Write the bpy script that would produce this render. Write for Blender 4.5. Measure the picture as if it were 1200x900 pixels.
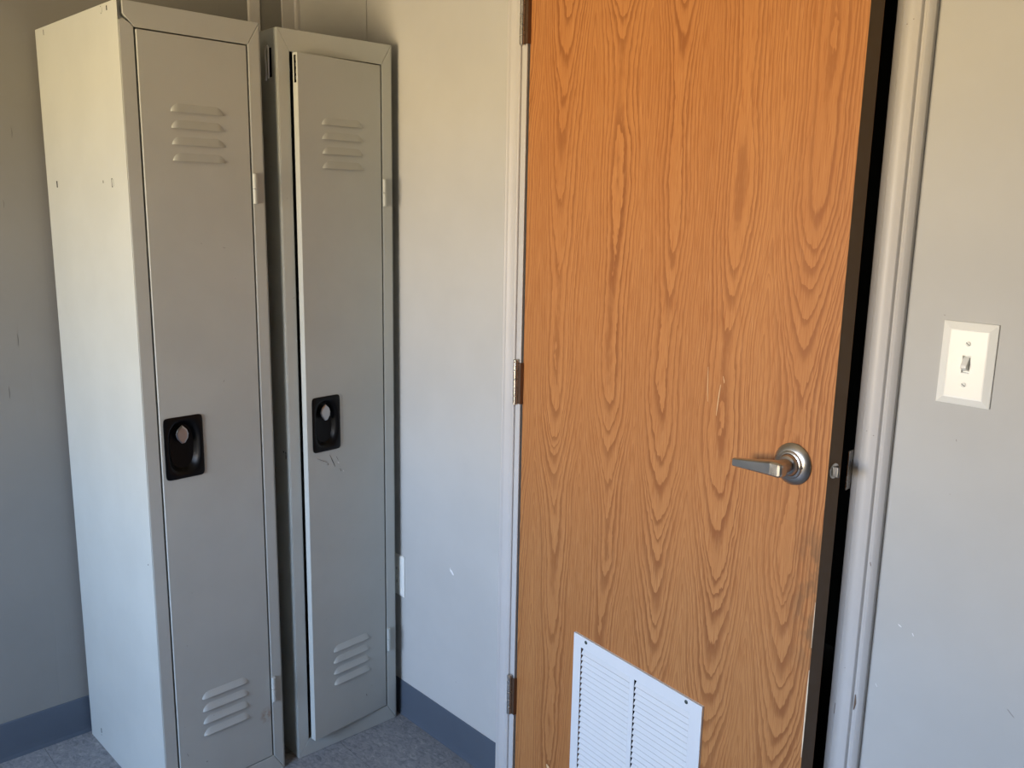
import bpy, bmesh, math, random
from mathutils import Vector, Matrix
random.seed(7)
for o in list(bpy.data.objects): bpy.data.objects.remove(o)
SC = bpy.context.scene
COL = SC.collection
R = math.radians

# ------------------------------------------------------------------ camera
cam = bpy.data.cameras.new('camera'); camo = bpy.data.objects.new('camera', cam); COL.objects.link(camo)
yw, pt, rl = R(47.3608), R(-11.2183), R(1.0961)
F = Vector((-math.sin(yw)*math.cos(pt), math.cos(yw)*math.cos(pt), math.sin(pt)))
Rr = Vector((math.cos(yw), math.sin(yw), 0)); Uu = Rr.cross(F)
R2 = Rr*math.cos(rl)+Uu*math.sin(rl); U2 = -Rr*math.sin(rl)+Uu*math.cos(rl)
M = Matrix((R2, U2, -F)).transposed().to_4x4(); M.translation = Vector((2.4037, -1.3538, 1.4381))
camo.matrix_world = M
cam.sensor_width = 36; cam.lens = 36*1034.98/1200; cam.clip_start = .02
SC.camera = camo

# ------------------------------------------------------------------ world, daylight, exposure
SC.view_settings.view_transform = 'Standard'; SC.view_settings.look = 'None'
SC.view_settings.gamma = 1; SC.view_settings.use_curve_mapping = False
SC.view_settings.exposure = 0.47
SKY_STR = 24.0
w = bpy.data.worlds.new('daylight'); SC.world = w; w.use_nodes = True
nt = w.node_tree; nt.nodes.clear()
tc = nt.nodes.new('ShaderNodeTexCoord'); sx = nt.nodes.new('ShaderNodeSeparateXYZ')
nt.links.new(tc.outputs['Generated'], sx.inputs[0])
ramp = nt.nodes.new('ShaderNodeValToRGB')
mr = nt.nodes.new('ShaderNodeMapRange'); mr.inputs[1].default_value = -1; mr.inputs[2].default_value = 1
nt.links.new(sx.outputs[2], mr.inputs[0]); nt.links.new(mr.outputs[0], ramp.inputs[0])
cr = ramp.color_ramp
cr.elements[0].position = 0.0; cr.elements[0].color = (.80, .60, .33, 1)          # sunlit dry ground
cr.elements[1].position = .488; cr.elements[1].color = (.95, .73, .43, 1)
for p, c in ((.512, (.74, .81, .92, 1)), (.57, (.59, .72, .94, 1)), (.75, (.41, .59, .92, 1)), (1.0, (.27, .45, .90, 1))):
    e = cr.elements.new(p); e.color = c
bg = nt.nodes.new('ShaderNodeBackground'); bg.inputs[1].default_value = SKY_STR
wo = nt.nodes.new('ShaderNodeOutputWorld')
nt.links.new(ramp.outputs[0], bg.inputs[0]); nt.links.new(bg.outputs[0], wo.inputs[0])

# room extents (metres): door wall y=0, locker wall x=0
RX, RY, RZ = 4.4, -2.75, 2.42
WX0, WX1, WZ0, WZ1 = .58, 1.72, .66, 1.72     # window in the wall behind the camera
pl = bpy.data.lights.new('window_daylight', 'AREA'); pl.shape = 'RECTANGLE'; pl.size = WX1-WX0; pl.size_y = WZ1-WZ0
pl.cycles.is_portal = True
plo = bpy.data.objects.new('window_daylight', pl); COL.objects.link(plo)
plo.location = ((WX0+WX1)/2, RY-.05, (WZ0+WZ1)/2); plo.rotation_euler = (R(90), 0, 0)

# ------------------------------------------------------------------ node helper / materials
class N:
    def __init__(s, name):
        s.m = bpy.data.materials.new(name); s.m.use_nodes = True; s.t = s.m.node_tree; s.t.nodes.clear()
        s.b = s.t.nodes.new('ShaderNodeBsdfPrincipled'); s.o = s.t.nodes.new('ShaderNodeOutputMaterial')
        s.t.links.new(s.b.outputs[0], s.o.inputs[0])
    def n(s, typ, **kw):
        x = s.t.nodes.new(typ)
        for k, v in kw.items(): setattr(x, k, v)
        return x
    def put(s, sock, v):
        if hasattr(v, 'is_output') or isinstance(v, bpy.types.NodeSocket): s.t.links.new(v, sock)
        elif v is not None: sock.default_value = v
    def math(s, op, a, b=None, c=None):
        x = s.n('ShaderNodeMath', operation=op); s.put(x.inputs[0], a); s.put(x.inputs[1], b)
        if c is not None: s.put(x.inputs[2], c)
        return x.outputs[0]
    def coord(s, kind='Object'):
        if kind == 'World': return s.n('ShaderNodeNewGeometry').outputs['Position']
        return s.n('ShaderNodeTexCoord').outputs[kind]
    def scale(s, vec, sc):
        x = s.n('ShaderNodeVectorMath', operation='MULTIPLY'); s.put(x.inputs[0], vec); x.inputs[1].default_value = sc
        return x.outputs[0]
    def noise(s, vec, scale=1., detail=2., rough=.5, dist=0.):
        x = s.n('ShaderNodeTexNoise'); s.put(x.inputs['Vector'], vec)
        x.inputs['Scale'].default_value = scale; x.inputs['Detail'].default_value = detail
        x.inputs['Roughness'].default_value = rough; x.inputs['Distortion'].default_value = dist
        return x.outputs[0]
    def ramp(s, fac, stops):
        x = s.n('ShaderNodeValToRGB'); s.put(x.inputs[0], fac); c = x.color_ramp
        while len(c.elements) < len(stops): c.elements.new(.5)
        for e, (p, col) in zip(c.elements, stops):
            e.position = p; e.color = (*col, 1) if len(col) == 3 else col
        return x.outputs[0]
    def mix(s, fac, a, b, blend='MIX'):
        x = s.n('ShaderNodeMix', data_type='RGBA', blend_type=blend)
        s.put(x.inputs[0], fac)
        for k, v in ((6, a), (7, b)):
            if isinstance(v, tuple): v = (*v, 1) if len(v) == 3 else v
            s.put(x.inputs[k], v)
        return x.outputs[2]
    def maprange(s, v, a, b, c=0., d=1., smooth=True):
        x = s.n('ShaderNodeMapRange'); x.interpolation_type = 'SMOOTHSTEP' if smooth else 'LINEAR'
        s.put(x.inputs[0], v)
        for i, q in zip((1, 2, 3, 4), (a, b, c, d)): x.inputs[i].default_value = q
        return x.outputs[0]
    def bump(s, h, strength=.2, dist=.001):
        x = s.n('ShaderNodeBump'); x.inputs['Strength'].default_value = strength; x.inputs['Distance'].default_value = dist
        s.put(x.inputs['Height'], h); s.t.links.new(x.outputs[0], s.b.inputs['Normal'])
    def fin(s, col, rough=.5, metal=0., spec=.5):
        if isinstance(col, tuple): col = (*col, 1)
        s.put(s.b.inputs['Base Color'], col); s.put(s.b.inputs['Roughness'], rough)
        s.b.inputs['Metallic'].default_value = metal; s.b.inputs['Specular IOR Level'].default_value = spec
        return s.m

def paint(name, col, rough=.55, mott=.05, grain=900., bump=.08, spec=.4, streak=0.):
    k = N(name); p = k.coord('World')
    a = k.noise(p, 3.2, 4, .6)
    c = k.mix(k.maprange(a, .3, .7), tuple(x*(1-mott) for x in col), tuple(x*(1+mott) for x in col))
    h = k.noise(p, grain, 2)
    if streak:
        st = k.noise(k.scale(p, (90, 90, 2.2)), 1., 3, .6)
        h = k.math('ADD', k.math('MULTIPLY', k.maprange(st, .60, .72), -streak), h)
    k.bump(h, bump, .001)
    return k.fin(c, rough, 0, spec)

def plain(name, col, rough=.5, metal=0., spec=.5, var=.06, scale=60.):
    k = N(name); a = k.noise(k.coord('Object'), scale, 3)
    c = k.mix(a, tuple(x*(1-var) for x in col), tuple(min(1, x*(1+var)) for x in col))
    return k.fin(c, k.maprange(a, .2, .8, rough*.9, rough*1.1), metal, spec)

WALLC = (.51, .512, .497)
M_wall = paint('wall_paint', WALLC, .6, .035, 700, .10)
M_wall_l = paint('wall_dark_streaked', (.225, .222, .208), .62, .035, 700, .16, streak=1.2)  # evenly darker than the door wall, vertical streaks in the bump
M_ceil = paint('ceiling_paint', (.46, .45, .43), .8, .02)
M_trim = paint('trim_paint', (.56, .55, .54), .42, .03, 500, .06)
M_base = paint('baseboard_vinyl', (.085, .105, .135), .5, .06, 500, .05)
M_dark = plain('dark_void', (.004, .004, .004), .9, 0, .1)
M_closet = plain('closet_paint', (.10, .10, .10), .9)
M_black = plain('black_plastic', (.003, .003, .0034), .34, 0, .16)
M_chrome = plain('chrome', (.40, .395, .39), .30, 1.)
M_nickel = plain('satin_nickel', (.50, .475, .43), .30, 1.)
M_hinge = plain('hinge_steel', (.55, .53, .50), .28, 1.)
M_leafm = plain('hinge_leaf_bronze', (.16, .095, .06), .45, .6)
M_white = plain('white_plastic', (.85, .86, .82), .32, 0, .5, .01)
M_gwhite = plain('grille_white', (.80, .81, .82), .42, 0, .5, .02)
M_screw = plain('dark_screw', (.05, .07, .06), .45, .5)
M_edge = plain('door_edge_brown', (.15, .092, .048), .6, 0, .3)
M_scuff = plain('scuff_white', (.88, .88, .88), .8)
M_chip = plain('chip_tan', (.62, .45, .27), .8)
M_ding = plain('ding_brown', (.16, .11, .08), .8)

def locker_paint(name, col, stain=False):
    k = N(name); p = k.coord('Object')
    a = k.noise(p, 5, 4, .6)
    c = k.mix(k.maprange(a, .3, .7), tuple(x*.965 for x in col), tuple(x*1.03 for x in col))
    sp = k.noise(p, 55, 3, .7)
    c = k.mix(k.math('MULTIPLY', k.maprange(sp, .735, .76), .6), c, (.16, .14, .12))   # sparse specks
    if stain:      # brown rub mark low on the hinge side of the door
        v = k.n('ShaderNodeVectorMath', operation='DISTANCE'); k.put(v.inputs[0], k.scale(p, (0, 1, .8)))
        v.inputs[1].default_value = (0, .262, .168*.8)
        m = k.math('MULTIPLY', k.maprange(v.outputs['Value'], .022, .004), k.maprange(k.noise(p, 70, 3, .7), .35, .62))
        c = k.mix(k.math('MULTIPLY', m, .85), c, (.33, .21, .13))
    k.bump(k.noise(p, 650, 2), .07, .001)
    return k.fin(c, .42, 0, .45)
M_lock = locker_paint('locker_enamel', (.475, .50, .475))
M_lockd = locker_paint('locker_door_enamel', (.475, .50, .475), True)

def tile_mat():
    k = N('vinyl_tile'); p = k.coord('World')
    a = k.noise(p, 120, 3, .6); b = k.noise(k.scale(p, (1, 1.6, 1)), 45, 4, .65, 1.2)
    c = k.ramp(b, ((.30, (.13, .14, .155)), (.47, (.22, .23, .245)), (.60, (.27, .275, .285)), (.75, (.38, .38, .38))))
    c = k.mix(k.maprange(a, .55, .72), c, (.16, .165, .175))
    k.bump(a, .05, .001)
    return k.fin(c, .45, 0, .4)
M_tile = tile_mat()

def wood_mat():
    k = N('oak_veneer'); p = k.coord('Object')
    sp = k.n('ShaderNodeSeparateXYZ'); k.put(sp.inputs[0], p); u, z = sp.outputs[0], sp.outputs[2]
    wob = k.noise(k.scale(p, (4, 1, 2.2)), 1., 3, .55)
    wob2 = k.noise(k.scale(p, (60, 1, 14)), 1., 2, .5)
    u1 = k.math('ADD', u, k.math('MULTIPLY', k.math('SUBTRACT', wob, .5), .030))
    u1 = k.math('ADD', u1, k.math('MULTIPLY', k.math('SUBTRACT', wob2, .5), .0035))
    d = None
    for c in (-.03, .125, .280, .432, .570, .728):
        e = k.math('ABSOLUTE', k.math('SUBTRACT', u1, c))
        d = e if d is None else k.math('SMOOTH_MIN', d, e, .012)
    h = k.math('SQRT', k.math('ADD', k.math('MULTIPLY', d, d), .010**2))
    low = k.noise(k.scale(p, (4.2, 1, 1.5)), 1., 1.5, .45)
    ser = k.noise(k.scale(p, (80, 1, 24)), 1., 2, .6)
    ph = k.math('MULTIPLY', h, 36.)
    ph = k.math('ADD', ph, k.math('MULTIPLY', k.math('MULTIPLY', d, d), 1050.))
    ph = k.math('SUBTRACT', ph, k.math('MULTIPLY', z, 10.5))
    ph = k.math('ADD', ph, k.math('MULTIPLY', low, 18.))
    ph = k.math('ADD', ph, k.math('MULTIPLY', k.math('SUBTRACT', ser, .5), .75))
    n1 = k.n('ShaderNodeTexNoise', noise_dimensions='1D'); k.put(n1.inputs['W'], ph); n1.inputs['Scale'].default_value = .45; n1.inputs['Detail'].default_value = 1.
    ph = k.math('ADD', ph, k.math('MULTIPLY', n1.outputs[0], 2.2))
    fr = k.math('FRACT', ph)
    line = k.ramp(fr, ((0., (.0,)*3), (.05, (1.,)*3), (.22, (.82,)*3), (.46, (.18,)*3), (.75, (.0,)*3)))
    amt = k.maprange(k.noise(k.scale(p, (11, 1, 1.3)), 1., 2), .25, .7, .55, 1.)
    lw = k.math('MULTIPLY', k.math('MULTIPLY', line, amt), k.maprange(d, .035, .075, 1., .55))
    LIGHT, DARK = (.52, .228, .076), (.27, .092, .027)
    c = k.mix(lw, LIGHT, DARK)
    tone = k.noise(k.scale(p, (9, 1, .8)), 1., 3)
    c = k.mix(k.maprange(tone, .3, .7, 0, .35), c, (.41, .155, .045))
    po = k.noise(k.scale(p, (520, 1, 17)), 1., 2, .6)
    c = k.mix(k.math('MULTIPLY', k.maprange(po, .52, .66), .55), c, (.34, .11, .028))
    c = k.mix(k.math('MULTIPLY', k.maprange(po, .42, .30), .30), c, (.70, .36, .15))
    # hand grime on the leading edge under the lever
    gr = k.math('MULTIPLY', k.maprange(u, .715, .785), k.math('MULTIPLY', k.maprange(z, .66, .78), k.maprange(z, 1.0, .88)))
    gr = k.math('MULTIPLY', gr, k.maprange(k.noise(k.scale(p, (40, 1, 18)), 1., 3, .65), .38, .62))
    c = k.mix(k.math('MULTIPLY', gr, .55), c, (.11, .075, .04))
    k.bump(k.math('ADD', po, k.math('MULTIPLY', lw, -.4)), .05, .0006)
    return k.fin(c, .50, 0, .35)
M_wood = wood_mat()

def glass_mat():
    k = N('window_glass'); k.t.nodes.remove(k.b)
    t = k.n('ShaderNodeBsdfTransparent'); g = k.n('ShaderNodeBsdfGlossy'); g.inputs['Roughness'].default_value = .02
    mx = k.n('ShaderNodeMixShader'); mx.inputs[0].default_value = .06
    k.t.links.new(t.outputs[0], mx.inputs[1]); k.t.links.new(g.outputs[0], mx.inputs[2]); k.t.links.new(mx.outputs[0], k.o.inputs[0])
    return k.m
M_glass = glass_mat()

# ------------------------------------------------------------------ mesh helpers
def box(bm, x0, x1, y0, y1, z0, z1, mi=0):
    v = [bm.verts.new((x, y, z)) for z in (z0, z1) for y in (y0, y1) for x in (x0, x1)]
    for f in ((0, 2, 3, 1), (4, 5, 7, 6), (0, 1, 5, 4), (2, 6, 7, 3), (0, 4, 6, 2), (1, 3, 7, 5)):
        bm.faces.new([v[i] for i in f]).material_index = mi
def prism(bm, poly, axis, a, b, mi=0):
    """extrude a 2-D polygon along axis (0,1,2); poly coords are the other two axes in order"""
    def P(p, t):
        q = list(p); q.insert(axis, t); return q
    A = [bm.verts.new(P(p, a)) for p in poly]; B = [bm.verts.new(P(p, b)) for p in poly]
    n = len(poly)
    for i in range(n): bm.faces.new((A[i], A[(i+1) % n], B[(i+1) % n], B[i])).material_index = mi
    bm.faces.new(A[::-1]).material_index = mi; bm.faces.new(B).material_index = mi
def rings(bm, loops, cap0=True, cap1=True, mi=0):
    L = [[bm.verts.new(p) for p in l] for l in loops]; n = len(L[0])
    for a, b in zip(L, L[1:]):
        for i in range(n): bm.faces.new((a[i], a[(i+1) % n], b[(i+1) % n], b[i])).material_index = mi
    if cap0: bm.faces.new(L[0][::-1]).material_index = mi
    if cap1: bm.faces.new(L[-1]).material_index = mi
def lathe(bm, prof, origin, axis='-y', n=28):
    """prof: (r, h) pairs, h along axis"""
    o = Vector(origin); ax = {'-y': Vector((0, -1, 0)), 'z': Vector((0, 0, 1)), 'x': Vector((1, 0, 0)), '-x': Vector((-1, 0, 0))}[axis]
    e1 = Vector((1, 0, 0)) if axis in ('-y', 'z') else Vector((0, 1, 0)); e2 = ax.cross(e1)
    rings(bm, [[o+ax*h+(e1*math.cos(2*math.pi*i/n)+e2*math.sin(2*math.pi*i/n))*max(r, 1e-4) for i in range(n)] for r, h in prof])
def tube(bm, pts, r, n=8):
    pts = [Vector(p) for p in pts]; L = []
    for i, p in enumerate(pts):
        t = (pts[min(i+1, len(pts)-1)]-pts[max(i-1, 0)]).normalized()
        a = t.orthogonal().normalized() if not L else (a-t*a.dot(t)).normalized()
        b = t.cross(a); L.append([p+(a*math.cos(2*math.pi*k/n)+b*math.sin(2*math.pi*k/n))*r for k in range(n)])
    rings(bm, L)
def holed(bm, x, y, z, hole, mi=0, mi_side=None):
    """slab x=(x0,x1), y=(y0,y1), z=(z0,z1) with one rectangular hole through axis: hole=(axis, a0,a1, b0,b1)"""
    ax, a0, a1, b0, b1 = hole; ext = (x, y, z); oth = [i for i in range(3) if i != ax]
    (A0, A1), (B0, B1), (t0, t1) = ext[oth[0]], ext[oth[1]], ext[ax]
    ms = mi if mi_side is None else mi_side
    def V(a, b, t):
        q = [0, 0, 0]; q[oth[0]] = a; q[oth[1]] = b; q[ax] = t; return bm.verts.new(q)
    O = [[V(a, b, t) for a, b in ((A0, B0), (A1, B0), (A1, B1), (A0, B1))] for t in (t0, t1)]
    H = [[V(a, b, t) for a, b in ((a0, b0), (a1, b0), (a1, b1), (a0, b1))] for t in (t0, t1)]
    for i in range(4):
        j = (i+1) % 4
        for k in (0, 1): bm.faces.new((O[k][i], O[k][j], H[k][j], H[k][i])).material_index = mi
        bm.faces.new((O[0][i], O[0][j], O[1][j], O[1][i])).material_index = ms
        bm.faces.new((H[0][i], H[0][j], H[1][j], H[1][i])).material_index = ms
def obj(name, bm, mats, parent=None, bevel=0., seg=2, smooth=None):
    bmesh.ops.recalc_face_normals(bm, faces=bm.faces[:])
    me = bpy.data.meshes.new(name); bm.to_mesh(me); bm.free()
    for m in (mats if isinstance(mats, (list, tuple)) else (mats,)): me.materials.append(m)
    o = bpy.data.objects.new(name, me); COL.objects.link(o)
    if parent: o.parent = parent
    if bevel:
        b = o.modifiers.new('bevel', 'BEVEL'); b.width = bevel; b.segments = seg; b.limit_method = 'ANGLE'; b.angle_limit = R(40)
        b.harden_normals = False
    if smooth is not None:
        me.polygons.foreach_set('use_smooth', [True]*len(me.polygons))
        me.set_sharp_from_angle(angle=R(smooth))
    return o
def NB(fn, *a, **k):
    bm = bmesh.new(); fn(bm, *a, **k); return bm
def empty(name, loc, rz=0):
    o = bpy.data.objects.new(name, None); o.empty_display_size = .1; COL.objects.link(o)
    o.location = loc; o.rotation_euler = (0, 0, rz); return o
def tag(o, label, cat=None, group=None, kind=None):
    o['label'] = label
    if cat: o['category'] = cat
    if group: o['group'] = group
    if kind: o['kind'] = kind
    return o
def sliver(bm, pts, wd, n, t=.0004):
    """a thin flake along a polyline on a plane with unit normal n"""
    n = Vector(n); pts = [Vector(p) for p in pts]; L = []
    for i, p in enumerate(pts):
        tg = (pts[min(i+1, len(pts)-1)]-pts[max(i-1, 0)]).normalized(); s = n.cross(tg)
        f = .35 if i in (0, len(pts)-1) else 1.
        L.append([p-s*wd*f/2, p+s*wd*f/2, p+s*wd*f/2+n*t, p-s*wd*f/2+n*t])
    rings(bm, L)

# ------------------------------------------------------------------ room shell
JL, JR, JT = .9705, 1.7625, 2.045          # clear door opening
PT = .006                                  # wall panel thickness
T = .11
# door wall: core behind the panels
bm = bmesh.new()
box(bm, -.1, JL-.018, PT, T, 0, RZ); box(bm, JR+.018, RX+.1, PT, T, 0, RZ); box(bm, JL-.018, JR+.018, PT, T, JT+.018, RZ)
wall_back = tag(obj('wall_back', bm, M_dark), 'grey painted panel wall with the wood door and light switch', kind='structure')
SEAM = .3511
for x0, x1, z0, z1 in ((0., SEAM-.0015, 0, RZ), (SEAM+.0015, JL-.019, 0, RZ), (JL-.019, JR+.019, JT+.019, RZ), (JR+.019, 2.79, 0, RZ), (2.7922, RX, 0, RZ)):
    obj('wall_panel', NB(box, x0, x1, 0, PT-.0005, z0, z1), M_wall, wall_back)
# locker wall
wall_left = tag(obj('wall_left', NB(box, -.11, -PT, RY-.1, T, 0, RZ), M_dark), 'grey panel wall with fine cracks behind the lockers', kind='structure')
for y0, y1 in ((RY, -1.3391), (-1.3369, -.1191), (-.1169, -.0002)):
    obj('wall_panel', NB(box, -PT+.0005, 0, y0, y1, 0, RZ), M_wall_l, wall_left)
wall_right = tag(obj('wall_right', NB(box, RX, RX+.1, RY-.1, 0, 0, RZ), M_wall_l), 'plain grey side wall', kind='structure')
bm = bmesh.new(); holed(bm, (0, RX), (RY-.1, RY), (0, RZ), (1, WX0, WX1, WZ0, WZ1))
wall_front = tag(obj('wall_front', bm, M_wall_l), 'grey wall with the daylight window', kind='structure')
ceiling = tag(obj('ceiling', NB(box, -.1, RX+.1, RY-.1, T, RZ, RZ+.08), M_ceil), 'plain white ceiling', kind='structure')
floor = tag(obj('floor', NB(box, -.17, RX+.1, RY-.1, 1.4, -.08, -.0025), plain('tile_joint', (.02, .022, .026), .8)), 'grey blue mottled vinyl tile floor', kind='structure')
TS = .3048
tile_me = None
ys = [-.8215-TS*k for k in range(-2, 8)]
for i in range(16):
    for y0 in ys:
        x0 = -.16+TS*i
        if x0 > RX or y0 < RY-.3: continue
        if tile_me is None:
            t = obj('floor_tile', NB(box, .0004, TS-.0004, .0005, TS-.0005, -.0025, 0), M_tile, floor); tile_me = t.data
        else:
            t = bpy.data.objects.new('floor_tile', tile_me); COL.objects.link(t); t.parent = floor
        t.location = (x0, y0, 0)
# window behind the camera
win = tag(empty('window_1', ((WX0+WX1)/2, RY-.05, WZ0)), 'wide window with white frame letting in daylight', kind='structure')
hw = (WX1-WX0)/2; hh = WZ1-WZ0
bm = bmesh.new(); holed(bm, (-hw, hw), (-.03, .03), (0, hh), (1, -hw+.04, hw-.04, .04, hh-.04))
obj('window_frame', bm, M_trim, win)
obj('mullion', NB(box, -.02, .02, -.025, .025, .04, hh-.04), M_trim, win)
for s in (-1, 1):
    a, b = sorted((s*.02, s*(hw-.04)))
    obj('pane', NB(box, a, b, -.003, .003, .04, hh-.04), M_glass, win)
# dark room beyond the door
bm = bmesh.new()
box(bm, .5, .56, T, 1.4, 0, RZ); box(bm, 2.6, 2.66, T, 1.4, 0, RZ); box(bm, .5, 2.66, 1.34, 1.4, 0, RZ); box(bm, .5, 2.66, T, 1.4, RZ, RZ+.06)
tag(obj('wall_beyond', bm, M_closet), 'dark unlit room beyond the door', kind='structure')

# skirting: vinyl cove base
cove = ((0, 0), (-.0065, 0), (-.0060, .003), (-.0042, .010), (-.0034, .022), (-.0032, .103), (-.0022, .1055), (0, .1055))
bm = bmesh.new(); prism(bm, [(y, z) for y, z in cove], 0, .0036, .9035); prism(bm, [(y, z) for y, z in cove], 0, 1.8225, RX)
tag(obj('baseboard_back', bm, M_base), 'slate blue vinyl skirting along the door wall', kind='structure')
bm = bmesh.new(); prism(bm, [(-y, z) for y, z in cove], 1, RY, -.0036)
tag(obj('baseboard_left', bm, M_base), 'slate blue vinyl skirting along the locker wall', kind='structure')

# door casings and jambs
prof = ((0, -.001), (0, .0125), (.0012, .0140), (.0035, .0148), (.010, .0120), (.019, .0116), (.0262, .0154), (.0285, .0162), (.0300, .0150),
        (.0310, .0108), (.0332, .0100), (.0362, .0138), (.0395, .0150), (.0430, .0134), (.0465, .0098), (.0472, .0090), (.0472, -.001))
def casing(name, x, sgn, label):
    o = obj(name, NB(prism, [(x+sgn*a, -t) for a, t in prof], 2, 0, JT+.012), M_trim, smooth=38)
    return tag(o, label, kind='structure')
tr_l = casing('trim_1', .9555, -1, 'grey moulded door casing on the hinge side')
tr_r = casing('trim_2', 1.7733, 1, 'chipped grey moulded door casing on the latch side by the switch')
o = obj('trim_3', NB(box, .9085, 1.8205, -.015, 0, JT+.012, JT+.058), M_trim, bevel=.002)
tag(o, 'grey head casing above the door', kind='structure')
bm = bmesh.new(); box(bm, JL-.018, JL, -.0085, T, 0, JT)
tag(obj('trim_4', bm, M_trim, bevel=.0012), 'grey door jamb on the hinge side', kind='structure')
jr = obj('trim_5', NB(box, JR, JR+.018, -.0085, T, 0, JT), M_trim, bevel=.0012)
tag(jr, 'grey door jamb with the steel strike plate', kind='structure')
o = obj('trim_6', NB(box, JL-.018, JR+.018, -.0105, T, JT, JT+.018), M_trim)
tag(o, 'grey head jamb above the door', kind='structure')
bm = bmesh.new()                              # strike plate with curled lip
box(bm, JR-.0016, JR+.0002, -.006, .026, .992, 1.070)
prism(bm, [(JR-.0028, -.004), (JR-.0045, -.0160), (JR-.0030, -.0215), (JR-.0005, -.0215), (JR-.0012, -.0125), (JR+.0002, -.004)], 2, 1.000, 1.066)
obj('strike_plate', bm, M_hinge, jr, .0006)
# corner strips
cs = obj('trim_7', NB(prism, [(0, -.156), (.0032, -.1535), (.0045, -.150), (.0045, -.1225), (.0030, -.1195), (0, -.1190)], 2, .1056, RZ), M_trim)
tag(cs, 'narrow flat batten on the locker wall near the corner', kind='structure')
bm = bmesh.new(); prism(bm, [(0, -.0535), (.0035, -.0525), (.0040, -.050), (.0040, -.0150), (.0085, -.0120), (.0105, -.0080), (.0105, -.0001), (0, -.0001)], 2, .1056, RZ)
tag(obj('trim_8', bm, M_trim), 'painted corner moulding where the panel walls meet', kind='structure')

# dings and scuffs
def marks(parent, name, mat, items, nrm):
    for pts, wd in items: obj(name, NB(sliver, pts, wd, nrm), mat, parent)
def onw(*p): return [(x, -.0001, z) for x, z in p]
marks(wall_back, 'scuff_mark', M_scuff, [
    (onw((.7085, .5150), (.7120, .5110), (.7165, .5085), (.7205, .5045), (.7240, .5020)), .0060),
    (onw((.7095, .5180), (.7092, .5130)), .0030),
    (onw((1.8590, .7965), (1.8620, .7945), (1.8650, .7930)), .0022), (onw((1.8825, .7895), (1.8850, .7855)), .0032),
    (onw((1.8335, .681), (1.8365, .6765)), .0016)], (0, -1, 0))
marks(wall_back, 'nail_hole', M_ding, [(onw((1.8755, 1.2960), (1.8772, 1.2958)), .0018), (onw((1.9134, 1.1135), (1.9140, 1.1105)), .0014),
    (onw((1.9132, 1.0285), (1.9142, 1.0280)), .0014), (onw((.735, .205), (.7365, .204)), .0022), (onw((2.03, .725), (2.04, .716)), .001)], (0, -1, 0))
def onc(y, *p): return [(x, -y, z) for x, z in p]
marks(tr_r, 'nail_hole', M_ding, [(onc(.0134, (1.7905, 1.7185), (1.7920, 1.7183)), .0022), (onc(.0134, (1.7815, 1.7127), (1.783, 1.7125)), .0022),
    (onc(.0134, (1.7820, 1.1025), (1.7832, 1.1023)), .0018), (onc(.0134, (1.7935, 1.0972), (1.795, 1.097)), .0018),
    (onc(.0134, (1.7850, .6937), (1.7862, .6935)), .0015), (onc(.0134, (1.7990, .6977), (1.8000, .6975)), .0015)], (0, -1, 0))
marks(tr_r, 'paint_chip', M_ding, [(onc(.0147, (1.8085, .655), (1.8095, .640), (1.8080, .627)), .0036), (onc(.0147, (1.776, .625), (1.7755, .605)), .002),
    (onc(.0148, (1.8105, .890), (1.812, .884)), .0026)], (0, -1, 0))

M_crack = plain('crack_shade', (.13, .128, .12), .9)
for i in range(16):
    y = -.93+.165*random.random(); z = 1.02+.36*random.random(); l = .012+.03*random.random()
    if i > 9: z = .9+.9*random.random()
    obj('crack', NB(sliver, [(.0001, y, z), (.0001, y+.001, z+l*.5), (.0001, y-.0005, z+l)], .0009, (1, 0, 0)), M_crack, wall_left)
# ------------------------------------------------------------------ wood door
DW, DT, DZ0, DZ1 = .7855, .035, .012, 2.035
door = tag(empty('door_1', (.97503, -.0042, 0), -R(5.4026)), 'oak veneer door standing slightly ajar with lever handle and white vent', kind='structure')
GU0, GU1, GZ0, GZ1 = .2085, .5735, .130, .5300
bm = bmesh.new(); holed(bm, (0, DW), (0, DT), (DZ0, DZ1), (1, GU0+.022, GU1-.022, GZ0+.022, GZ1-.022))
for f in bm.faces:
    f.normal_update()
    if abs(f.normal.y) < .5: f.material_index = 1
leaf = obj('door_leaf', bm, [M_wood, M_edge], door, .0006, 1)
bmd = [(.5315, 1.172), (.5325, 1.155), (.5335, 1.132), (.5355, 1.110)]
def ond(*p): return [(x, -.0001, z) for x, z in p]
marks(leaf, 'scratch', plain('scratch_pale', (.80, .55, .30), .8), [(ond((.5318, 1.170), (.5328, 1.150), (.5345, 1.124), (.536, 1.108)), .0010),
    (ond((.5668, 1.159), (.5695, 1.151), (.5700, 1.147)), .0016), (ond((.5625, 1.143), (.5605, 1.128), (.5585, 1.105), (.5570, 1.086)), .0016),
    (ond((.1215, .1555), (.1275, .1500), (.1300, .1440)), .0100)], (0, -1, 0))
marks(leaf, 'edge_chip', plain('chip_raw_wood', (.85, .70, .50), .8), [([(DW-.0008, -.0001, z) for z in (.54, .57, .61, .66, .70)], .0022),
    ([(DW-.0006, -.0001, z) for z in (.74, .78, .82)], .0014)], (0, -1, 0))
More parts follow.
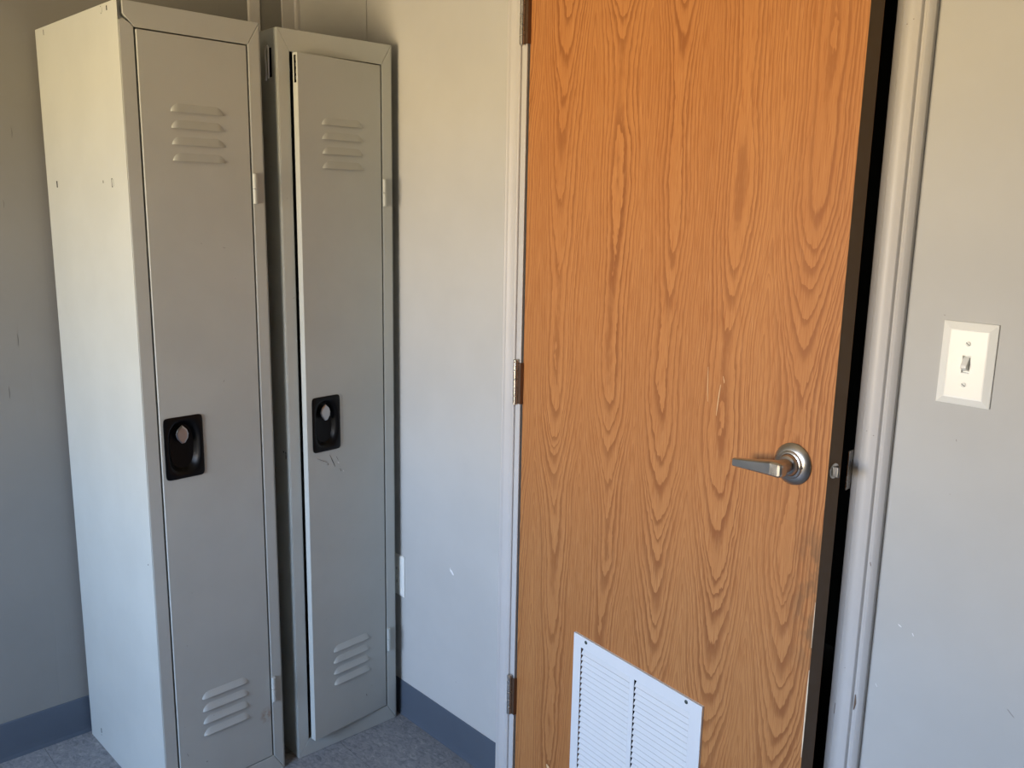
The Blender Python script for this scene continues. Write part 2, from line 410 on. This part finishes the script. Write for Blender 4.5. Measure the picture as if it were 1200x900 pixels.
# hinges
for zc in (1.0501-.7768, 1.0501, 1.0501+.7768):
    hx, hy, hl = -.0122, -.0125, .099
    hb = obj('hinge', NB(box, hx+.002, .0015, hy+.0035, hy+.0055, zc-hl/2+.002, zc+hl/2-.002), M_leafm, door)
    box_bm = bmesh.new(); box(box_bm, .0004, .0022, hy+.0035, .030, zc-hl/2+.002, zc+hl/2-.002)
    obj('hinge_leaf', box_bm, M_leafm, hb)
    for q in range(5):
        s = hl/5
        obj('knuckle', NB(lathe, [(.0050, .0004), (.0057, .0012), (.0057, s-.0012), (.0050, s-.0004)], (hx, hy, zc-hl/2+q*s), 'z', 14), M_hinge, hb, smooth=30)
    obj('hinge_pin', NB(lathe, [(.0042, 0), (.0042, hl+.001), (.0062, hl+.001), (.0062, hl+.0035), (.0040, hl+.0055)], (hx, hy, zc-hl/2), 'z', 14), M_hinge, hb, smooth=40)
# lever set
HU, HZ = .7215, 1.0385
rose = obj('handle_rose', NB(lathe, [(.0345, 0), (.0350, .0025), (.0335, .0045), (.0262, .0088), (.0232, .0094), (.0226, .0112), (.0205, .0126), (.0190, .0128), (.0184, .0112), (.0178, .0150), (.0160, .0185), (.0135, .0200), (.0125, .0200)], (HU, 0, HZ), n=48), M_nickel, door, smooth=28)
obj('handle_neck', NB(lathe, [(.0122, .018), (.0118, .024), (.0112, .034), (.0112, .041)], (HU, 0, HZ), n=28), M_nickel, rose, smooth=40)
L = []
for s, hz, zo, y0, y1 in ((.0165, .0065, .0, .040, .052), (.0150, .0105, .0, .0375, .055), (.010, .0125, -.0002, .0365, .0565), (-.004, .0122, .0, .0370, .0575), (-.030, .0102, -.0030, .0395, .0560), (-.056, .0084, -.0060, .0415, .0545), (-.081, .0069, -.0084, .0430, .0530), (-.0825, .0063, -.0085, .0436, .0524)):
    x = HU+s; c = .28
    ym = (y0+y1)/2; hy_ = (y1-y0)/2
    pts = [(hy_, hz*(1-c)), (hy_*(1-c), hz), (-hy_*(1-c), hz), (-hy_, hz*(1-c)), (-hy_, -hz*(1-c)), (-hy_*(1-c), -hz), (hy_*(1-c), -hz), (hy_, -hz*(1-c))]
    L.append([(x, -(ym+a), HZ+zo+b) for a, b in pts])
bm = bmesh.new(); rings(bm, L); obj('lever', bm, M_nickel, rose, .0012, 2)
obj('privacy_hole', NB(lathe, [(.0040, .0112), (.0040, .0118), (.0030, .0120)], (HU+.0195, 0, HZ), n=16), M_dark, rose)
obj('privacy_pin', NB(lathe, [(.0022, .0112), (.0022, .0148), (.0014, .0155)], (HU+.0225, 0, HZ-.0005), n=12), M_hinge, rose)
# latch on the leading edge
lt = obj('latch_face', NB(lathe, [(.0125, -.001), (.0125, .0010), (.0115, .0016)], (DW, DT/2-.001, 1.0400), 'x', 24), M_nickel, door, smooth=40)
bm = bmesh.new(); zc = 1.0400; yc = DT/2-.001
prism(bm, [(DW+.001, yc-.0062), (DW+.0105, yc-.0062), (DW+.0125, yc-.004), (DW+.004, yc+.0062), (DW+.001, yc+.0062)], 2, zc-.0085, zc+.0085)
obj('latch_bolt', bm, M_chrome, lt, .0010, 2)
# return-air grille
g = bmesh.new(); gp = -.0052
# plate with two louvre openings, edges turned back to the door face
A0, A1, B0, B1 = GU0+.024, (GU0+GU1)/2-.0075, (GU0+GU1)/2+.0045, GU1-.030
Z0, Z1 = GZ0+.028, GZ1-.0265
xs = [GU0, A0, A1, B0, B1, GU1]; zs = [GZ0, Z0, Z1, GZ1]
V = {(i, j): g.verts.new((xs[i], gp, zs[j])) for i in range(6) for j in range(4)}
for i in range(5):
    for j in range(3):
        if j == 1 and i in (1, 3): continue
        g.faces.new((V[i, j], V[i+1, j], V[i+1, j+1], V[i, j+1]))
grille = obj('vent_grille', g, M_gwhite, door); grille['label'] = 'white louvred metal return air vent'
sm = grille.modifiers.new('sheet', 'SOLIDIFY'); sm.thickness = .0009; sm.offset = 0
bm = bmesh.new(); holed(bm, (GU0, GU1), (gp, 0), (GZ0, GZ1), (1, GU0+.001, GU1-.001, GZ0+.001, GZ1-.001))
obj('vent_rim', bm, M_gwhite, grille)
PIT = .01325
sl = {}
k = 0
z = Z1-.0010
while z-PIT > Z0-.004:
    for c, (a, b) in enumerate(((A0, A1), (B0, B1))):
        if c not in sl:
            bm = bmesh.new()
            poly = [(.0085, 0.0005), (.0093, .0), (.0010, -.0126), (-.0014, -.0134), (-.0016, -.0126), (.0002, -.0119)]
            prism(bm, [(gp+y, q) for y, q in poly], 0, a+.0016, b-.0004)
            s = obj('louvre_slat', bm, M_gwhite, grille); sl[c] = s.data
        else:
            s = bpy.data.objects.new('louvre_slat', sl[c]); COL.objects.link(s); s.parent = grille
        s.location = (0, 0, z)
    z -= PIT; k += 1
obj('vent_backing', NB(box, GU0+.0225, GU1-.0225, .0165, .0185, GZ0+.0225, GZ1-.0225), M_dark, grille)
for su, sz_ in ((.2480, .5215), (.5345, .5215), (.2480, .141), (.5345, .141)):
    obj('screw', NB(lathe, [(.0040, -.0005), (.0040, .0012), (.0026, .0022), (.0005, .0024)], (su, gp, sz_), n=14), M_screw, grille, smooth=40)

# ------------------------------------------------------------------ lockers
LH, LW = 1.829, .3094
def louver(bm, u, z, x0, Lw=.119, H=.0175, Pd=.0050):
    nu, ntt = 22, 6; rr = .015; G = []
    for i in range(nu+1):
        f = i/nu; uu = Lw*(.5-.5*math.cos(math.pi*f)); e = min(1, min(uu, Lw-uu)/rr); gq = math.sqrt(max(0, 1-(1-e)**2))
        G.append([(x0+Pd*gq*(1-t/ntt), u+uu, z+H*(t/ntt)*(.25*e+.75*gq)) for t in range(ntt+1)])
    vs = [[bm.verts.new(p) for p in r] for r in G]
    for i in range(nu):
        for t in range(ntt): bm.faces.new((vs[i][t], vs[i+1][t], vs[i+1][t+1], vs[i][t+1])).material_index = 0
    lo = [bm.verts.new((x0-.001, p[0][1], p[0][2]+.0015)) for p in G]
    for i in range(nu): bm.faces.new((vs[i][0], lo[i], lo[i+1], vs[i+1][0])).material_index = 1
def stadium(cx, cz, hw_, hh_, n, x, p=1.):
    out = []
    for i in range(n):
        a = 2*math.pi*(i+.5)/n; cu, su_ = math.cos(a), math.sin(a)
        e = 2/p
        out.append((x, cx+hw_*math.copysign(abs(cu)**e, cu), cz+hh_*math.copysign(abs(su_)**e, su_)))
    return out
def make_locker(loc, rot, dep, label, ang, cup, notch):
    ajar = ang > 2
    root = tag(empty('locker', loc, rot), label, 'locker', 'grey steel lockers by the wall')
    D = dep; t = .0016; st = .0305; rt = .0485; rb = .0465; fd = .018      # stile, rail, frame depth
    lip = D-fd
    sp = obj('side_panel', NB(box, 0, D-.001, 0, t, 0, LH), M_lock, root, .0006, 1)
    sp2 = obj('side_panel', NB(box, 0, D-.001, LW-t, LW, 0, LH), M_lock, root, .0006, 1)
    obj('back_panel', NB(box, 0, t, t+.0002, LW-t-.0002, .004, LH-.004), M_lock, root)
    obj('top_panel', NB(box, t, lip, t+.0002, LW-t-.0002, LH-.004-t, LH-.004), M_lock, root)
    obj('bottom_panel', NB(box, t, lip, t+.0002, LW-t-.0002, .040, .040+t), M_lock, root)
    # face frame: stiles and rails mitred at the corners
    y0, y1 = t+.0003, LW-t-.0003; g_ = .0004
    xa, xb = lip, D
    def rail(name, poly, x0=xa, x1=xb, bv=.0009): obj(name, NB(prism, poly, 0, x0, x1), M_lock, root, bv, 2)
    if notch:      # bent upper corner: stile stops short, rail end cut off
        rail('frame_stile', [(y0, 0.0), (st, rb), (st, LH-rt), (st-.006, LH-rt+.006), (.011, LH-.0345), (y0, LH-.0385)])
        rail('frame_rail', [(.0110, LH), (.0110, LH-.026), (.0185, LH-.0335), (st+.002, LH-rt), (LW-st-g_, LH-rt), (y1-g_, LH)])
        obj('corner_gusset', NB(box, xa-.004, xb-.011, y0, st, LH-rt, LH-.002), M_lock, root)
    else:
        rail('frame_stile', [(y0, 0), (st, rb), (st, LH-rt), (y0, LH)])
        rail('frame_rail', [(y0+g_, LH), (st+g_, LH-rt), (LW-st-g_, LH-rt), (y1-g_, LH)])
    rail('frame_stile', [(y1, 0), (y1, LH), (LW-st, LH-rt), (LW-st, rb)], bv=.0022)
    rail('frame_rail', [(y0+g_, 0), (y1-g_, 0), (LW-st-g_, rb), (st+g_, rb)])
    # door pivots on its hinge edge
    hp = LW-st+.0035
    u0, u1 = st+.0040, LW-st-.0042; z0, z1 = rb+.0028, LH-rt-.0030
    dt = .0190
    cu0, cu1, cz0, cz1 = cup
    bm = bmesh.new(); holed(bm, (D-dt, D-.0004), (u0, u1), (z0, z1), (0, cu0+.006, cu1-.006, cz0+.006, cz1-.006))
    d = obj('locker_door', bm, M_lock if ajar else M_lockd, root, .0012, 2)
    fx = D-.0004
    def kid(name, bm_, m, par=d, **k): return obj(name, bm_, m, par, **k)
    for zz in (1.6240, 1.5907, 1.5572, 1.5240, .2800, .2478, .2160, .1845):
        q = bmesh.new(); louver(q, .0965 if not ajar else .0985, zz, fx-.0002); kid('louver', q, [M_lockd, M_dark], smooth=50)
    # recessed latch cup
    n = 48; uc, zc = (cu0+cu1)/2, (cz0+cz1)/2; hw_, hh_ = (cu1-cu0)/2, (cz1-cz0)/2
    q = bmesh.new()
    rings(q, [stadium(uc, zc, hw_-.002, hh_-.002, n, fx+.0001, 14), stadium(uc, zc, hw_, hh_, n, fx+.0006, 14), stadium(uc, zc, hw_, hh_, n, fx+.0020, 14), stadium(uc, zc, hw_-.0012, hh_-.0012, n, fx+.0030, 14),
              stadium(uc, zc, hw_-.0070, hh_-.0075, n, fx+.0030, 3.1), stadium(uc, zc, hw_-.0088, hh_-.0095, n, fx+.0022, 2.9), stadium(uc, zc, hw_-.0135, hh_-.015, n, fx-.0050, 2.7), stadium(uc, zc, hw_-.0180, hh_-.0205, n, fx-.0115, 2.6),
              stadium(uc, zc, .004, .006, n, fx-.0130, 2.2)], cap0=False)
    cupo = kid('latch_cup', q, M_black, smooth=40)
    ku, kz = uc-.0025+(.001 if ajar else 0), cz1-.0425
    sh = [(a_*1.5, b_*1.5) for a_, b_ in ((0, .0150), (.0075, .0075), (.0095, .0010), (.0085, -.0055), (.0035, -.0125), (-.0015, -.0130), (-.0080, -.0050), (-.0100, .0020), (-.0070, .0090))]
    q = bmesh.new()
    rings(q, [[(fx-.0115, ku+a*.6, kz+b*.6) for a, b in sh], [(fx-.0040, ku+a*.7, kz+b*.7) for a, b in sh], [(fx-.0020, ku+a, kz+b) for a, b in sh], [(fx+.0006, ku+a, kz+b) for a, b in sh], [(fx+.0018, ku+a*.8, kz+b*.82) for a, b in sh]])
    kid('latch_knob', q, M_chrome, cupo, bevel=.0006)
    if ajar:
        q = bmesh.new(); box(q, fx-.0125, fx-.0045, u0-.0003, u0+.0006, z1-.066, z1-.006)
        kid('latch_slot', q, M_dark)
        q = bmesh.new()
        for s in range(4): box(q, fx-.0062, fx-.0048, u0-.0006, u0+.0006, z1-.060+.014*s, z1-.052+.014*s)
        kid('latch_tooth', q, M_hinge)
    piv = Vector((D, hp, 0))
    d.matrix_local = Matrix.Translation(piv) @ Matrix.Rotation(R(ang), 4, 'Z') @ Matrix.Translation(-piv)
    # knuckle hinges
    for zz in (1.4715, .2350 if not ajar else .2520):
        h = obj('hinge', NB(box, D-.0005, D+.0007, hp-.0025, hp+.0065, zz-.0330, zz+.0330), M_lock, root)
        for s in (-1, 1):
            a, b = sorted((zz+s*.0005, zz+s*.0335))
            obj('knuckle', NB(lathe, [(.0046, 0), (.0054, .0008), (.0054, b-a-.0008), (.0046, b-a)], (D+.0048, hp-.0005, a), 'z', 14), M_lock, h, smooth=30)
    return root, sp, d
l1, sp1, d1 = make_locker((.02257, -.70518, 0), R(2.14598), .48874, 'tall grey steel locker with bright slotted side panel and closed door', .65, (.0412, .1312, .8320, .9735), True)
l2, sp2, d2 = make_locker((.00924, -.32536, 0), R(-.98181), .48274, 'tall grey steel locker in the wall corner with its door slightly ajar', 6.0, (.0500, .1330, .8330, .9730), False)

# punched slots in the exposed side panel (local: x depth, z height)
def punch(parent, x, z, w_, h_, hook=False):
    q = bmesh.new(); box(q, x-w_/2, x+w_/2, -.0003, .0004, z-h_/2, z+h_/2)
    o = obj('punched_slot', q, M_dark, parent)
    if hook:
        q = bmesh.new(); box(q, x+w_/2-.0005, x+w_/2+.0060, -.0009, .0004, z-h_/2+.002, z+h_/2-.002); obj('punched_tab', q, M_lock, o)
for a in ((.058, 1.8165, .0022, .0120), (.408, 1.8180, .0022, .0150, True), (.4385, 1.8180, .0040, .0090), (.0690, 1.4748, .0060, .0150), (.3574, 1.4785, .0028, .0055), (.4065, 1.4760, .0045, .0185, True), (.0764, .0465, .0035, .0130), (.0745, .033, .0022, .0022), (.466, .640, .0022, .0030)):
    punch(sp1, *a)
# hanging wire loop on the shaded side of the corner locker
q = bmesh.new()
pts = [(0.4325, -.003, 1.726), (0.4360, -.006, 1.7185), (0.4415, -.008, 1.7170), (0.4445, -.008, 1.7260), (0.4445, -.008, 1.745), (0.4400, -.007, 1.765), (0.4380, -.006, 1.780), (0.4410, -.005, 1.7895), (0.4470, -.005, 1.7920), (0.4530, -.006, 1.7860), (0.4545, -.007, 1.770), (0.4560, -.008, 1.745), (0.4560, -.008, 1.730), (0.4525, -.007, 1.7205)]
tube(q, pts, .0019, 8); obj('wire_hook', q, M_gwhite, sp2, smooth=60)
obj('punched_slot', NB(box, .4370, .4560, -.0003, .0004, 1.724, 1.788), M_dark, sp2)
for a in ((.452, .8345, .004, .004), (.464, .8335, .003, .006), (.464, .824, .003, .010)): punch(sp2, *a)
# scratches and dings on the doors
def onl(D, *p): return [(D-.0003, u, z) for u, z in p]
dk = plain('scratch_dark', (.09, .08, .08), .8)
marks(d2, 'scratch', dk, [(onl(.48274, (.1000, .8210), (.1080, .8030), (.1160, .7860)), .0016), (onl(.48274, (.1200, .8120), (.1260, .8010)), .0014),
    (onl(.48274, (.094, .800), (.0945, .794)), .0026), (onl(.48274, (.062, .818), (.080, .808), (.093, .802)), .0008), (onl(.48274, (.132, .778), (.1345, .770)), .002), (onl(.48274, (.205, .115), (.206, .108)), .003)], (1, 0, 0))
marks(d2, 'scuff_mark', M_scuff, [(onl(.48274, (.124, .797), (.128, .793)), .0030), (onl(.48274, (.140, .772), (.142, .768)), .0026)], (1, 0, 0))
marks(d1, 'scratch', dk, [(onl(.48874, (.200, 1.3415), (.206, 1.3408)), .0016), (onl(.48874, (.0525, .157), (.0555, .149)), .0016), (onl(.48874, (.150, 1.352), (.1505, 1.350)), .0012)], (1, 0, 0))

# ------------------------------------------------------------------ switch and outlet
SX0, SX1, SZ0, SZ1 = 1.8780, 1.9542, 1.1663, 1.2890
sw = tag(empty('light_switch', ((SX0+SX1)/2, 0, (SZ0+SZ1)/2)), 'white toggle light switch on the wall beside the door', 'switch')
hw_, hh_ = (SX1-SX0)/2, (SZ1-SZ0)/2
q = bmesh.new()
def rect(a, b, y): return [(-a, y, -b), (a, y, -b), (a, y, b), (-a, y, b)]
rings(q, [rect(hw_, hh_, -.0001), rect(hw_, hh_, -.0026), rect(hw_-.0105, hh_-.0105, -.0062), rect(hw_-.0125, hh_-.0125, -.0058), rect(.0052, .0122, -.0058), rect(.0052, .0122, -.0015)])
obj('wall_plate', q, M_white, sw, .0010, 2)
q = bmesh.new()
prism(q, [(-.0012, .0108), (-.0060, .0100), (-.0150, .0000), (-.0160, -.0040), (-.0135, -.0060), (-.0060, -.0085), (-.0012, -.0108)], 0, -.0042, .0042)
obj('toggle', q, M_white, sw, .0008, 2)
for s in (-1, 1):
    sc_ = obj('screw', NB(lathe, [(.0036, .0056), (.0036, .0064), (.0024, .0070), (.0004, .0072)], (0, 0, s*.0303), n=18), M_white, sw, smooth=40)
    q = bmesh.new(); box(q, -.0030, .0030, -.00745, -.0069, -.0004, .0004)
    so = obj('screw_slot', q, M_screw, sc_); so.location = (0, 0, s*.0303); so.rotation_euler = (0, R(35), 0)
ot = tag(empty('wall_outlet', (.4715, 0, .4235)), 'white outlet plate on the door wall half hidden behind the corner locker', 'outlet')
q = bmesh.new(); a, b = .0365, .0600
rings(q, [rect(a, b, -.0001), rect(a, b, -.0030), rect(a-.005, b-.005, -.0056)]); obj('outlet_plate', q, M_white, ot, .0008, 2)
for s in (-1, 1):
    q = bmesh.new(); rings(q, [[(.0168*math.cos(k_*math.pi/12), y, s*.0195+max(-.0115, min(.0115, .0168*math.sin(k_*math.pi/12)))) for k_ in range(24)] for y in (-.0050, -.0066)])
    r_ = obj('receptacle', q, M_white, ot)
    q = bmesh.new()
    for e in (-1, 1): box(q, e*.0063-.0009, e*.0063+.0009, -.0069, -.0064, s*.0195-.0035, s*.0195+.0045)
    obj('socket_slot', q, M_dark, r_)
obj('screw', NB(lathe, [(.0034, .0050), (.0034, .0062), (.0005, .0068)], (0, 0, 0), n=14), M_white, ot)
